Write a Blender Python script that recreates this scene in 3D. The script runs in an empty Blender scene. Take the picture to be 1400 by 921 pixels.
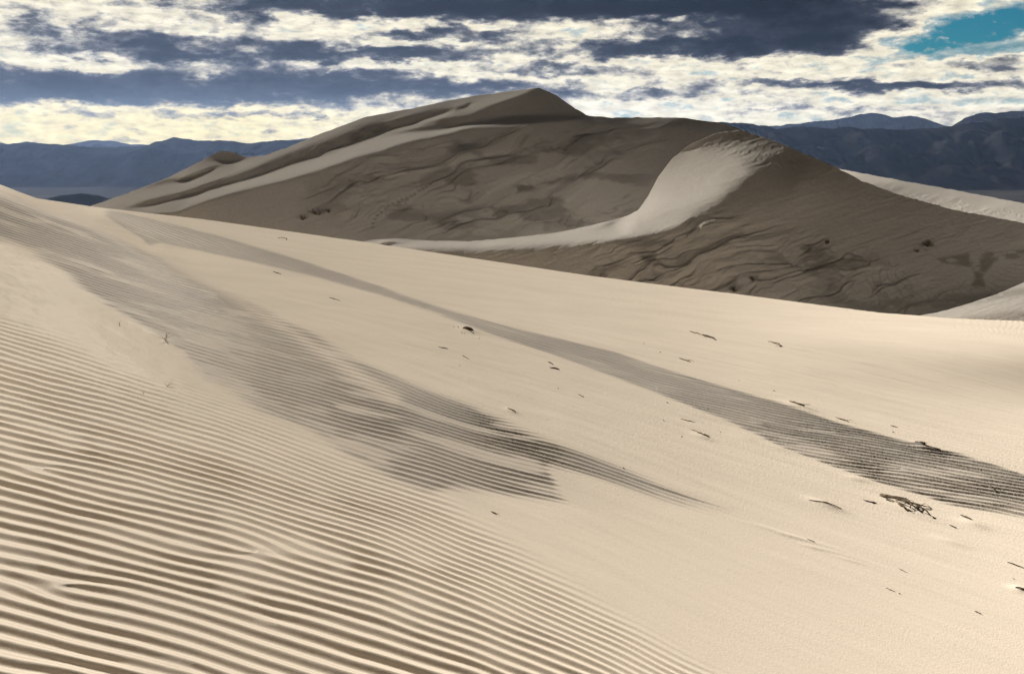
import bpy, math, random
import numpy as np
random.seed(7)
rng = np.random.default_rng(7)
scene = bpy.context.scene
COL = scene.collection

# ------------------------------------------------------------------ camera
F, CX, CY, PITCH, EYE = 1345.0, 700.0, 460.5, math.radians(11.35), 1.6
cam = bpy.data.cameras.new('camera')
cam.sensor_width = 36.0
cam.lens = 36.0 * F / 1400.0
cam.clip_start = 0.05
cam.clip_end = 90000
camo = bpy.data.objects.new('camera', cam)
COL.objects.link(camo)
camo.location = (0, 0, EYE)
camo.rotation_euler = (math.pi / 2 - PITCH, 0, 0)
scene.camera = camo
scene.render.resolution_x, scene.render.resolution_y = 1024, 673
CA, SA = math.cos(PITCH), math.sin(PITCH)

def px2ray(px, py):
    """direction per unit of forward distance: X = x/y, T = (z-EYE)/y"""
    cx = (np.asarray(px, float) - CX) / F
    cz = -(np.asarray(py, float) - CY) / F
    y = CA + cz * SA
    return cx / y, (-SA + cz * CA) / y

def ray2px(X, T):
    f = CA - SA * T
    return CX + F * X / f, CY - F * (SA + CA * T) / f

# ------------------------------------------------------------------ noise
def _hash(ix, iy, seed):
    h = ix.astype(np.int32).view(np.uint32) * np.uint32(374761393) + iy.astype(np.int32).view(np.uint32) * np.uint32(668265263) + np.uint32((seed * 974634777) & 0xFFFFFFFF)
    h = (h ^ (h >> np.uint32(13))) * np.uint32(1274126177)
    h = h ^ (h >> np.uint32(16))
    return (h & np.uint32(0xFFFF)).astype(np.float32) / np.float32(65535.0)

def vnoise(x, y, seed=0):
    x0 = np.floor(x); y0 = np.floor(y)
    fx = (x - x0).astype(np.float32); fy = (y - y0).astype(np.float32)
    fx = fx * fx * fx * (fx * (fx * 6 - 15) + 10); fy = fy * fy * fy * (fy * (fy * 6 - 15) + 10)
    a = _hash(x0, y0, seed); b = _hash(x0 + 1, y0, seed)
    c = _hash(x0, y0 + 1, seed); d = _hash(x0 + 1, y0 + 1, seed)
    return ((a + (b - a) * fx) * (1 - fy) + (c + (d - c) * fx) * fy) * 2 - 1

def fbm(x, y, octv=4, seed=0, gain=0.5):
    s = 0; a = 1.0; n = 0
    for k in range(octv):
        s = s + a * vnoise(x + 17.3 * k, y - 9.1 * k, seed + k); n += a
        x = x * 2.03; y = y * 2.03; a *= gain
    return s / n

def sstep(a, b, x):
    t = np.clip((x - a) / (b - a), 0, 1)
    return t * t * (3 - 2 * t)

# ------------------------------------------------------------------ soft outlines
def sdist(px, py, poly):
    """signed distance, positive inside"""
    P = np.array(poly, float); Q = np.roll(P, -1, 0)
    d2 = np.full(px.shape, 1e18); ins = np.zeros(px.shape, bool)
    for (ax, ay), (bx, by) in zip(P, Q):
        ex, ey = bx - ax, by - ay
        t = np.clip(((px - ax) * ex + (py - ay) * ey) / (ex * ex + ey * ey + 1e-9), 0, 1)
        d2 = np.minimum(d2, (px - ax - t * ex) ** 2 + (py - ay - t * ey) ** 2)
        if ay != by:
            c = ((ay > py) != (by > py)) & (px < (bx - ax) * (py - ay) / (by - ay) + ax)
            ins ^= c
    d = np.sqrt(d2)
    return np.where(ins, d, -d)

def area(px, py, poly, soft):
    return sstep(-soft, soft, sdist(px, py, poly))

def line_d(px, py, pts):
    d2 = np.full(px.shape, 1e18)
    for (ax, ay), (bx, by) in zip(pts[:-1], pts[1:]):
        ex, ey = bx - ax, by - ay
        t = np.clip(((px - ax) * ex + (py - ay) * ey) / (ex * ex + ey * ey + 1e-9), 0, 1)
        d2 = np.minimum(d2, (px - ax - t * ex) ** 2 + (py - ay - t * ey) ** 2)
    return np.sqrt(d2)

# ------------------------------------------------------------------ surface from slopes
def solve(gx, gt, dX, dT, wx, wt, u0, iters=1500):
    """least-squares surface whose steps follow the given gradients (conjugate gradients)"""
    bx = wx * gx * dX; bt = wt * gt * dT
    def A(u):
        r = np.zeros_like(u)
        e = wx * (u[:, 1:] - u[:, :-1]); r[:, 1:] += e; r[:, :-1] -= e
        e = wt * (u[1:] - u[:-1]); r[1:] += e; r[:-1] -= e
        return r
    b = np.zeros_like(u0)
    b[:, 1:] += bx; b[:, :-1] -= bx; b[1:] += bt; b[:-1] -= bt
    dg = np.zeros_like(u0)
    dg[:, 1:] += wx; dg[:, :-1] += wx; dg[1:] += wt; dg[:-1] += wt
    u = u0.copy(); r = b - A(u); z = r / dg; p = z.copy(); rz = (r * z).sum(); r0 = rz
    for k in range(iters):
        Ap = A(p); al = rz / (p * Ap).sum()
        u += al * p; r -= al * Ap; z = r / dg; rn = (r * z).sum()
        if rn < 1e-10 * r0: break
        p = z + (rn / rz) * p; rz = rn
    return u

def solve_slopes(Xs, Ts, p, q, y_guess, Dmin):
    XX, TT = np.meshgrid(Xs, Ts)
    D = p * XX + q - TT
    D = np.maximum(D, Dmin + 0 * D)
    gT = 1 / D; gX = -p / D
    mx = lambda a: 0.5 * (a[:, 1:] + a[:, :-1]); mt = lambda a: 0.5 * (a[1:] + a[:-1])
    w = np.clip(D / 0.1, 0.05, 3) ** 2.5
    u = solve(mx(gX), mt(gT), Xs[1] - Xs[0], Ts[1] - Ts[0], mx(w), mt(w), np.log(y_guess))
    return u, D

def bspl(xs, grid):
    """cubic B-spline weights as (index, 4 weights)"""
    t = (xs - grid[0]) / (grid[1] - grid[0])
    i = np.clip(np.floor(t).astype(int), 1, len(grid) - 3); f = t - i
    w = np.stack([(1 - f) ** 3, 3 * f ** 3 - 6 * f ** 2 + 4, -3 * f ** 3 + 3 * f ** 2 + 3 * f + 1, f ** 3], -1) / 6
    M = np.zeros((len(xs), len(grid)), np.float32)
    for k in range(4):
        M[np.arange(len(xs)), i - 1 + k] += w[:, k]
    return M

def samp(G, fi, fj):
    """smooth sampling of grid G at fractional rows/cols (quadratic-ish: bicubic B-spline, pointwise)"""
    H, W = G.shape
    i = np.clip(np.floor(fi).astype(np.int32), 1, H - 3); j = np.clip(np.floor(fj).astype(np.int32), 1, W - 3)
    a = np.clip(fi - i, -1, 2).astype(np.float32); b = np.clip(fj - j, -1, 2).astype(np.float32)
    def w(f): return ((1 - f) ** 3 / 6, (3 * f ** 3 - 6 * f * f + 4) / 6, (-3 * f ** 3 + 3 * f * f + 3 * f + 1) / 6, f ** 3 / 6)
    wa, wb = w(a), w(b); G = G.astype(np.float32) if G.dtype != np.float32 else G
    out = np.zeros(fi.shape, np.float32)
    for m in range(4):
        for n in range(4):
            out += wa[m] * wb[n] * G[i - 1 + m, j - 1 + n]
    return out

def grid_mesh(name, P, mat, attrs=None):
    """P: rows x cols x 3 -> one smooth mesh object"""
    R, C = P.shape[:2]
    me = bpy.data.meshes.new(name)
    idx = np.arange(R * C, dtype=np.int32).reshape(R, C)
    q = np.stack([idx[:-1, :-1], idx[:-1, 1:], idx[1:, 1:], idx[1:, :-1]], -1).reshape(-1)
    nf = (R - 1) * (C - 1)
    me.vertices.add(R * C); me.vertices.foreach_set('co', np.ascontiguousarray(P, np.float32).reshape(-1))
    me.loops.add(nf * 4); me.loops.foreach_set('vertex_index', q)
    me.polygons.add(nf); me.polygons.foreach_set('loop_start', np.arange(0, nf * 4, 4, dtype=np.int32))
    me.polygons.foreach_set('use_smooth', np.ones(nf, bool))
    me.update(calc_edges=True)
    for k, v in (attrs or {}).items():
        a = me.attributes.new(k, 'FLOAT', 'POINT'); a.data.foreach_set('value', np.ascontiguousarray(v, np.float32).reshape(-1))
    me.materials.append(mat)
    o = bpy.data.objects.new(name, me); COL.objects.link(o)
    return o

# ------------------------------------------------------------------ node helpers
def new_mat(name):
    m = bpy.data.materials.new(name); m.use_nodes = True
    nt = m.node_tree; nt.nodes.clear()
    return m, nt
def nd(nt, t, **kw):
    n = nt.nodes.new(t)
    for k, v in kw.items():
        if k == 'inp':
            for a, b in v.items():
                if isinstance(b, bpy.types.NodeSocket): nt.links.new(b, n.inputs[a])
                else: n.inputs[a].default_value = b
        else: setattr(n, k, v)
    return n
def mth(nt, op, a, b=None, c=None, clamp=False):
    n = nt.nodes.new('ShaderNodeMath'); n.operation = op; n.use_clamp = clamp
    for k, v in enumerate((a, b, c)):
        if v is None: continue
        if isinstance(v, bpy.types.NodeSocket): nt.links.new(v, n.inputs[k])
        else: n.inputs[k].default_value = v
    return n.outputs[0]
def mixc(nt, f, a, b, mode='MIX'):
    n = nt.nodes.new('ShaderNodeMix'); n.data_type = 'RGBA'; n.blend_type = mode; n.clamp_factor = True
    for k, v in ((0, f), (6, a), (7, b)):
        if isinstance(v, bpy.types.NodeSocket): nt.links.new(v, n.inputs[k])
        else: n.inputs[k].default_value = (v if k == 0 or len(v) == 4 else (*v, 1))
    return n.outputs[2]
def ramp(nt, f, stops, interp='LINEAR'):
    n = nt.nodes.new('ShaderNodeValToRGB'); cr = n.color_ramp; cr.interpolation = interp
    while len(cr.elements) < len(stops): cr.elements.new(0.5)
    for e, (p, c) in zip(cr.elements, stops):
        e.position = p; e.color = (*c, 1) if len(c) == 3 else c
    nt.links.new(f, n.inputs[0]); return n.outputs[0]

# ------------------------------------------------------------------ materials
def sand_material(name, base, dark, grain_scale, sheen=0.0, bump=0.15, far=False):
    m, nt = new_mat(name)
    geo = nd(nt, 'ShaderNodeNewGeometry')
    pos = geo.outputs['Position']
    big = nd(nt, 'ShaderNodeTexNoise', inp={'Vector': pos, 'Scale': 0.35 if not far else 0.05, 'Detail': 5.0})
    fine = nd(nt, 'ShaderNodeTexNoise', inp={'Vector': pos, 'Scale': grain_scale, 'Detail': 4.0, 'Roughness': 0.75})
    st = nd(nt, 'ShaderNodeAttribute', attribute_name='stain_shade')
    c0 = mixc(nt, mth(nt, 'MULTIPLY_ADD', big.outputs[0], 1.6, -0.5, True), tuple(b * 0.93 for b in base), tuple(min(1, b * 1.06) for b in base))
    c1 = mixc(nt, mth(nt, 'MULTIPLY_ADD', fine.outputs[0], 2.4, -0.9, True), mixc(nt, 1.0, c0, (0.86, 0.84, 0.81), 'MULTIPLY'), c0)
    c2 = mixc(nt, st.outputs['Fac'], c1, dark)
    df = nd(nt, 'ShaderNodeBsdfDiffuse', inp={'Color': c2, 'Roughness': 0.7})
    gl = nd(nt, 'ShaderNodeBsdfGlossy', inp={'Color': (1, 0.95, 0.88, 1), 'Roughness': 0.4})
    bs = nd(nt, 'ShaderNodeMixShader', inp={0: sheen, 1: df.outputs[0], 2: gl.outputs[0]})
    out = nd(nt, 'ShaderNodeOutputMaterial', inp={'Surface': bs.outputs[0]})
    return m

SAND = (0.57, 0.512, 0.443)
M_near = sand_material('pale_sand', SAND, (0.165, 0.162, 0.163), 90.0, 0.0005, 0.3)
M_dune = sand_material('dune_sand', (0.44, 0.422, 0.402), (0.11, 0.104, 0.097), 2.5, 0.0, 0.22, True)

# ------------------------------------------------------------------ the near sand
SOFT = 6
BAND_FAR = [(130,284),(200,297),(300,322),(400,352),(500,385),(620,425),(740,457),(840,480),(900,500),(980,525),(1070,552),(1150,578),(1250,605),(1330,625),(1400,648),(1700,735),
            (1700,790),(1400,706),(1300,688),(1200,660),(1130,635),(1060,605),(1000,577),(930,550),(850,520),(760,487),(680,460),(600,430),(520,405),(430,380),(340,357),(260,340),(222,333),(204,338),(190,325),(165,310)]
BAND_MID = [(-300,215),(0,262),(60,284),(130,308),(200,342),(260,372),(330,405),(400,442),(450,470),(560,520),(650,558),(750,600),(850,640),(930,672),(1000,703),(930,690),(860,668),(800,650),(750,640),
            (765,665),(782,690),(700,680),(620,668),(585,672),(540,655),(480,625),(420,590),(350,560),(280,520),(230,470),(150,420),(90,375),(30,340),(-20,325),(-300,300)]
GLOW = [(-300,330),(0,350),(80,400),(200,470),(300,540),(420,600),(560,665),(500,670),(300,600),(100,520),(0,480),(-300,420)]
FORE = [(-900,380),(-300,440),(0,440),(100,470),(250,530),(400,598),(530,655),(600,680),(640,715),(700,755),(800,820),(900,880),(970,925),(1100,1010),(1500,1300),(1500,4000),(-2000,4000),(-2000,380)]
STRIP = [(40,268),(130,300),(215,345),(300,395),(400,455),(470,500),(540,545)]
EDGE = [(585,674),(625,702),(690,747),(770,797),(880,862),(960,912)]
DIM_RIGHT = [(1150,478),(1300,462),(1420,450),(1700,460),(1700,640),(1400,585),(1280,545),(1180,510)]
NEAR_TOP = [(-900,150),(-300,200),(-100,232),(0,252),(25,262),(50,271),(130,283),(200,291),(280,300),(400,317),(500,331),(600,346),(700,361),(800,376),(900,389),(1000,401),(1100,414),(1200,427),(1300,435),(1400,439),(1500,441),(1700,450),(2600,470)]

P0, Q0, H0 = -0.126, -0.098, 1.5
Xs = np.linspace(-1.3, 1.3, 420); Ts = np.linspace(-1.35, 0.0, 330)
XX, TT = np.meshgrid(Xs, Ts)
PX, PY = ray2px(XX, TT)
mA = area(PX, PY, BAND_FAR, 5); mB = area(PX, PY, BAND_MID, 7); mG = area(PX, PY, GLOW, 40)
mF = area(PX, PY, FORE, 20); mD = np.exp(-((PX - 1470) / 260) ** 2 - ((PY - 508 - .10 * (PX - 1400)) / 34) ** 2)
mS = np.exp(-(line_d(PX, PY, STRIP) / 9.0) ** 2); mE = np.exp(-(line_d(PX, PY, EDGE) / 12.0) ** 2)
p = P0 + 0.03 * mG + 0.07 * (1 - sstep(-100, 800, PX))
q = Q0 + 0.17 * mD + 0.06 * mA + 0.05 * mB - 0.04 * mS  + 0.05 * mE + 0.03 * mG
mDark = area(PX, PY, [(-300,235),(0,275),(40,290),(60,312),(20,325),(-300,300)], 10)
q += 0.05 * mDark
yg = H0 / np.maximum(P0 * XX + Q0 - TT, 0.015)
u, Dn = solve_slopes(Xs, Ts, p, q, yg, 0.02)
# pin: foreground depth under the picture's lower middle
def gat(G, px, py):
    X, T = px2ray(px, py)
    return samp(G, np.atleast_1d((T - Ts[0]) / (Ts[1] - Ts[0])), np.atleast_1d((X - Xs[0]) / (Xs[1] - Xs[0])))
u += math.log(3.9) - gat(u, 700, 900)[0]

# ripple phase: line slope and vertical spacing as seen at a scatter of places
RIP = [(0,900,.21,25),(0,800,.20,21),(120,850,.22,23),(235,750,.23,17.5),(0,700,.24,16.5),(450,780,.25,15),(450,870,.22,18.5),(50,600,.28,13),(0,540,.3,10),(250,640,.35,10.5),(400,665,.42,7),(600,740,.45,7.5),
       (600,850,.28,14),(700,800,.42,8.5),(800,860,.40,8.5),(900,900,.45,8.5),(560,915,.23,18.5),(760,915,.3,14),(100,1100,.2,33),(700,1100,.25,28),(-300,800,.18,30),(1100,1050,.4,14),
       (400,500,.22,5),(560,620,.22,6.5),(700,660,.2,6.5),(300,500,.24,5.5),(100,310,.5,3.2),(250,390,.42,3.4),(850,660,.3,4.4),(600,565,.4,3.8),(480,560,.23,5.2),(640,690,.2,7),(0,290,.5,3.5),(0,350,.4,4),
       (1250,620,.13,3.2),(1250,660,.13,5.2),(1400,660,.13,3.6),(1400,700,.14,5.6),(1130,590,.12,3.1),(1130,625,.12,4.8),(1000,545,.2,2.9),(1000,570,.18,3.9),(800,480,.25,2.8),(800,500,.25,3.2),(600,430,.28,3.3),(400,370,.3,3),(1500,720,.14,6)]
num_s = 0; num_l = 0; den = 0
for (a, b, s, l) in RIP:
    w = 1.0 / (((PX - a) ** 2 + ((PY - b) * 1.6) ** 2) + 500) ** 1.6
    num_s = num_s + w * s; num_l = num_l + w * math.log(l); den = den + w
slope = num_s / den; spac = np.exp(num_l / den)
# d(phase)/dpy = 1/spacing ; d(phase)/dpx = -slope/spacing ; carried over to X and T
eps = 1e-3
px1, py1 = ray2px(XX + eps, TT); px2, py2 = ray2px(XX, TT + eps)
fx = -slope / spac; fy = 1 / spac
gX = (fx * (px1 - PX) + fy * (py1 - PY)) / eps; gT = (fx * (px2 - PX) + fy * (py2 - PY)) / eps
dA = np.clip(sdist(PX, PY, BAND_FAR), -60, 60); dB = np.clip(sdist(PX, PY, BAND_MID), -60, 60)
mx = lambda a: 0.5 * (a[:, 1:] + a[:, :-1]); mt = lambda a: 0.5 * (a[1:] + a[:-1])
wr = (spac / 10.0) ** 1.0 * (0.02 + np.clip(mA + mB + mF + mG, 0, 1))
phase = solve(mx(gX), mt(gT), Xs[1] - Xs[0], Ts[1] - Ts[0], mx(wr), mt(wr), PY / 12.0, 2500)

# fine grid: dense where the ripples are seen
cols = np.concatenate([np.linspace(-1.2, -0.57, 150, endpoint=False), np.linspace(-0.57, 0.57, 1250, endpoint=False), np.linspace(0.57, 1.2, 150)])
tl = np.concatenate([np.linspace(0, 0.32, 760, endpoint=False), np.linspace(0.32, 0.52, 330, endpoint=False), np.linspace(0.52, 1, 130)])
tpx = np.array(NEAR_TOP, float)
def top_T(X, pts, sm=9):
    pts = np.array(pts, float)
    xs, ts = px2ray(pts[:, 0], pts[:, 1])
    v = np.interp(X, xs, ts)
    k = np.ones(sm) / sm; vv = np.convolve(np.pad(v, sm // 2, 'edge'), k, 'valid')
    return vv
Ttop = top_T(cols, NEAR_TOP)
Tb = -1.25
# rows follow the crest at the top and run flat at the bottom
rows = tl[:, None]
TF = Ttop[None, :] * (1 - rows) + Tb * rows
XF = np.broadcast_to(cols[None, :], TF.shape)
fi = ((TF - Ts[0]) / (Ts[1] - Ts[0])).astype(np.float32); fj = ((XF - Xs[0]) / (Xs[1] - Xs[0])).astype(np.float32)
U = samp(u, fi, fj); PH = samp(phase, fi, fj); SP = samp(spac, fi, fj); DF = samp(Dn, fi, fj)
A_ = samp(dA, fi, fj); B_ = samp(dB, fi, fj); F_ = samp(mF, fi, fj); G_ = samp(mG, fi, fj); S_ = samp(mS, fi, fj)
Y = np.exp(U).astype(np.float32); Xw = (XF * Y).astype(np.float32); Z = (TF * Y).astype(np.float32) + EYE
# fine edges of the rippled tongues, jagged along the ripples
PXF, PYF = [a_.astype(np.float32) for a_ in ray2px(XF, TF)]
jag = vnoise(PXF * 0.012, PH * 0.9, 40) * 0.22 + vnoise(PXF * 0.004, PH * 0.25, 43) * 0.18
A2 = sstep(-1.5, 2.5, A_ + jag * np.clip(SP * 1.5, 3, 9)); B2 = sstep(-4, 9, B_ + jag * 13)
patch = fbm(PXF * 0.010, PH * 0.45, 3, 50)
patchB = sstep(-0.55, 0.0, patch) * 0.85 + 0.15
patchA = sstep(-0.85, -0.1, patch) * 0.6 + 0.4
patchF = 0.95 + 0.2 * fbm(PXF * 0.0035, PH * 0.22, 3, 60)
gr = lambda a: np.gradient(a)
xv, xu = gr(Xw); yv, yu = gr(Y); pv_, pu_ = gr(PH)
det = xu * yv - xv * yu; det = np.where(np.abs(det) < 1e-12, 1e-12, det)
gxp = (pu_ * yv - pv_ * yu) / det; gyp = (xu * pv_ - xv * pu_) / det
lam = np.nan_to_num(np.clip(1.0 / (np.hypot(gxp, gyp) + 1e-6), 0.02, 0.45), nan=.1).astype(np.float32)
del xv, xu, yv, yu, pv_, pu_, det, gxp, gyp
fade = sstep(1.5, 3.5, SP)
flat = sstep(0.18, 0.70, fbm(PXF * .009, PH * .30, 3, 64))
crest_var = 1 + 0.14 * vnoise(PXF * .006, PH * .93, 66)
amp = ((0.36 - .10 * sstep(4, 7, SP)) * A2 * patchA + (0.44 - .10 * sstep(5, 7, SP)) * B2 * patchB * (1 - 0.75 * S_) + 0.44 * F_ * (1 - 0.35 * G_) * patchF * (1 - .35 * flat) * crest_var * (1 - B2) + 0.008) * (0.4 + 0.6 * fade)
wob = 0.30 * fbm(PXF * 0.003, PH * 0.10, 3, 70) + 0.10 * vnoise(PXF * 0.012, PH * 0.5, 75)
DISL = [(60,640),(345,755),(90,800),(420,520),(560,610),(1230,640),(900,530)]
ph = PH + wob
for k, (a, b) in enumerate(DISL):
    ph = ph + ((-1) ** k) * np.arctan2(PYF - b, (PXF - a) * 0.22 + (PYF - b) * .3).astype(np.float32) / (2 * np.pi)
ph = 2 * np.pi * ph
for (a, b) in DISL:
    amp *= (1 - .55 * np.exp(-((PXF - a) / 26) ** 2 - ((PYF - b) / 9) ** 2)).astype(np.float32)
rip = np.sin(ph) - 0.24 * np.sin(2 * ph) - 0.05 * np.sin(3 * ph)
Z += amp * lam / (2 * np.pi) * rip
# broad faint streaks on the smooth sand, along the wind
wx_ = Xw * 0.55 + Y * -0.83; wy_ = Xw * 0.83 + Y * 0.55
Z += (0.006 * fbm(wx_ * 0.5, wy_ * 2.6, 3, 80) + 0.0016 * fbm(wx_ * 1.6, wy_ * 10, 3, 85)) * np.clip(Y / 5, 0.3, 2.0)
# small wind-shadow mounds (pixel centre, length px, width px, height m, slope)
MOUNDS = [(1128,690,24,4.0,.05,.33),(1240,697,45,5,.03,.35),(1330,716,20,4,.03,.3),(1298,740,26,4,.022,.3),(1090,555,22,3,.05,.3),(1260,610,16,3,.05,.3),(640,452,14,3,.06,.2),
          (1060,612,22,3,.02,.3),(960,597,14,3,.03,.3),(1040,580,12,3,.03,.3),(1020,600,20,3,.02,.3),(700,562,10,2.5,.03,.3),(1170,655,16,3,.02,.2),(1395,805,14,4,.03,.25)]
for (a, b, L, W, hgt, sl) in MOUNDS:
    n = math.hypot(1, sl); dx = PXF - a; dy = PYF - b
    al = (dx + sl * dy) / n; ac = (dy - sl * dx) / n
    Z += (0.4 * hgt * np.exp(-(al / L) ** 2 - (ac / W) ** 2)).astype(np.float32)
# small broken crusts and ripples along the faint line leaving the middle tongue
for (a, b, L, W, hgt) in [(1100,738,40,2,.03),(1130,752,30,2,.025),(1160,765,22,1.6,.02),(1080,733,20,1.6,.02),(1110,748,16,1.4,.018),(1050,722,30,2,.02)]:
    sl = .3; n = math.hypot(1, sl); dx = PXF - a; dy = PYF - b
    al = (dx + sl * dy) / n; ac = (dy - sl * dx) / n
    Z += (0.2 * hgt * np.exp(-(al / L) ** 2) * np.exp(-(ac / W) ** 2)).astype(np.float32)
grain = rng.standard_normal(Z.shape).astype(np.float32)
Z += 0.07 * np.minimum(np.abs(np.gradient(Y, axis=0)), 0.02).astype(np.float32) * np.clip(grain, -2, 2) * 0.5 * (1 - sstep(8, 25, Y)).astype(np.float32)
stain_shade = np.clip((0.36 + .24 * (1 - sstep(2.5, 5.5, SP))) * A2 * (.7 + .3 * patchA) + (0.42 + .18 * (1 - sstep(3, 6, SP))) * B2 * (.4 + .6 * patchB) * (1 - 0.85 * S_), 0, 1)  # coarse dark grains, plus painted shade where ripples are too fine to resolve
NEAR = np.stack([Xw, Y, Z], -1).astype(np.float32)
# behind the crest the sand falls away into the hollow
back = []
y0 = Y[0]; z0 = Z[0]; T0 = Ttop
zz = z0.copy(); yy = y0.copy(); sl = T0.copy()
for k in range(14):
    dy = y0 * 0.02 * (1 + 0.35 * k); sl = sl - 0.05
    yy = yy + dy; zz = zz + dy * np.maximum(sl, -0.55)
    back.append(np.stack([cols * yy, yy, zz], -1))
full = np.concatenate([np.stack(back[::-1]), NEAR], 0)
stain_shade_full = np.concatenate([np.zeros((14, len(cols))), stain_shade], 0)
ground = grid_mesh('sand_ground', full, M_near, {'stain_shade': stain_shade_full})
ground['kind'] = 'structure'

def at(px, py):
    """point on the near sand seen at a photo position"""
    d = (PXF - px) ** 2 + (PYF - py) ** 2
    k = int(np.argmin(d))
    return NEAR.reshape(-1, 3)[k].astype(float)

# the same sand carried on round and behind the viewer
gx, gy = np.meshgrid(np.linspace(-70, 70, 60), np.linspace(-60, 3.0, 40))
gz = EYE - 1.75 + P0 * gx + Q0 * gy - 0.25 + 0.1 * fbm(gx * 0.2, gy * 0.2, 3, 5)
rear = grid_mesh('sand_slope', np.stack([gx, gy, gz], -1)[::-1], M_near, {'stain_shade': np.zeros(gx.shape)})
rear['kind'] = 'structure'

# ------------------------------------------------------------------ the big dunes
BIG_TOP = [(-500,420),(-200,350),(60,300),(100,290),(130,280),(180,262),(230,243),(265,225),(290,212),(303,207),(318,208),(335,215),(360,213),(390,203),(430,186),(500,160),(560,149),(600,140),(650,131),(700,124.5),(737,120),(760,130),(785,147),(803,158),(835,161),(870,160),(935,161),(990,169),(1050,192),(1100,214),(1145,238),(1200,265),(1300,292),(1400,312),(1600,350),(1900,410)]
SPUR_TOP = [(-500,470),(200,390),(400,352),(485,333),(510,328),(540,326),(590,329),(640,330),(700,325),(760,318),(810,308),(850,298),(872,288),(886,268),(900,242),(918,218),(945,196),(980,182),(1015,178),(1050,190),(1100,210),(1145,230),(1180,248),(1220,263),(1300,286),(1400,305),(1600,335),(1900,390)]
FLANK_TOP = [(1000,200),(1080,218),(1145,230),(1200,241),(1300,259),(1400,278),(1600,315),(1900,370)]
FLANK_PAINT = [([(1150,244),(1230,257),(1330,277),(1460,306),(1700,360),(1700,390),(1440,325),(1300,290),(1200,272)], 6, -.12, .38, .9)]
LOW_TOP = [(1000,475),(1180,446),(1290,425),(1330,413),(1365,401),(1400,386),(1440,372),(1500,352),(1600,330),(1900,320)]
WHALE_BACK = [(100,292),(130,276),(230,238),(300,200),(345,208),(430,180),(500,155),(600,135),(737,115),(745,130),(640,158),(590,170),(520,188),(440,212),(350,240),(250,270),(200,292)]
# each entry: outline, edge softness, slope to the right, slope away, amount
MAIN_PAINT = [(WHALE_BACK, 6, .20, .20, 1),
    ([(215,268),(330,236),(400,210),(480,180),(560,158),(620,147),(610,156),(520,180),(430,212),(340,243),(260,268),(210,284),(170,286)], 4, -.10, .47, .85),
    ([(440,205),(560,172),(640,153),(715,131),(730,126),(650,157),(590,170),(500,192),(440,212)], 4, .28, .18, 1),
    ([(120,284),(180,262),(240,247),(330,222),(400,200),(340,230),(250,258),(180,280)], 5, .25, .18, 1),
    ([(293,210),(302,204),(318,205),(338,216),(320,219),(300,219)], 2.5, -.1, .50, 1),
    ([(180,290),(260,268),(350,240),(440,212),(520,187),(600,175),(680,164),(740,160),(690,168),(600,184),(540,200),(480,218),(400,243),(330,262),(280,276),(240,292)], 4, .28, .14, 1),
    ([(580,168),(640,156),(737,119),(812,158),(740,158),(680,160),(620,168)], 3, -.15, .46, 1),
    ([(690,163),(760,157),(800,158),(830,160),(780,165),(720,172),(650,178)], 3, .25, .2, .9),
    ([(850,178),(880,164),(960,163),(985,168),(930,172),(890,184),(870,200)], 8, .30, .26, .7),
    ([(800,162),(850,160),(935,161),(900,168),(850,172),(800,168)], 3, .3, .22, .8),
    ([(1132,222),(1200,236),(1300,254),(1400,272),(1900,362),(1900,520),(1100,520),(1110,300)], 5, 0.10, .06, 1)]
SPUR_PAINT = [([(400,352),(485,330),(530,322),(640,326),(760,314),(850,294),(880,270),(940,300),(905,314),(860,326),(800,335),(720,341),(650,343),(560,341)], 10, .16, -.03, 1),
    ([(600,354),(720,347),(800,341),(870,332),(960,312),(980,330),(900,370),(800,400),(600,390)], 8, -.15, .52, 1),
    ([(850,306),(875,272),(890,238),(908,212),(945,206),(1000,210),(1040,230),(1036,250),(1005,270),(960,290),(905,316)], 14, .62, .08, 1),
    ([(1010,205),(1090,238),(1085,275),(1010,292),(955,292),(1000,262),(1030,240)], 22, .25, .27, .85),
    ([(870,300),(905,285),(960,283),(940,304),(900,314),(860,322)], 8, .10, .16, .8),
    ([(900,192),(935,185),(985,165),(1050,178),(1110,215),(1075,232),(1045,212),(1000,201),(950,198),(915,206)], 8, -.20, .50, 1)]
LOW_PAINT = [([(1180,446),(1290,420),(1400,380),(1500,345),(1900,310),(1900,500),(1500,430),(1440,424),(1350,428),(1250,450)], 5, .15, .10, 1)]
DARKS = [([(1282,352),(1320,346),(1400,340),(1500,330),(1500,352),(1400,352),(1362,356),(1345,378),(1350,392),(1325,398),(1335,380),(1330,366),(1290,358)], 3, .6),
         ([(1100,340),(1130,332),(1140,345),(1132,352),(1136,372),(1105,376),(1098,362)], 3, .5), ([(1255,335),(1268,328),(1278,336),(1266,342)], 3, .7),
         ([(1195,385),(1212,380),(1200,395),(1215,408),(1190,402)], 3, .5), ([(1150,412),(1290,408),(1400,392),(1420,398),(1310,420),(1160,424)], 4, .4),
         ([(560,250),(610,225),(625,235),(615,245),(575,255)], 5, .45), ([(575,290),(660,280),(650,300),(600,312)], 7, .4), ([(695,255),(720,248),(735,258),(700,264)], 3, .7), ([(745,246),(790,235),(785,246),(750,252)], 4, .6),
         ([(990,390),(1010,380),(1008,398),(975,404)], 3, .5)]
FEET = [(509,309),(510,303),(512,298),(516,293),(521,289),(527,284),(531,281),(537,279),(545,276),(550,273),(556,270),(562,267),(567,265),(573,260),(578,257),(583,254),(588,251)]
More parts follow.
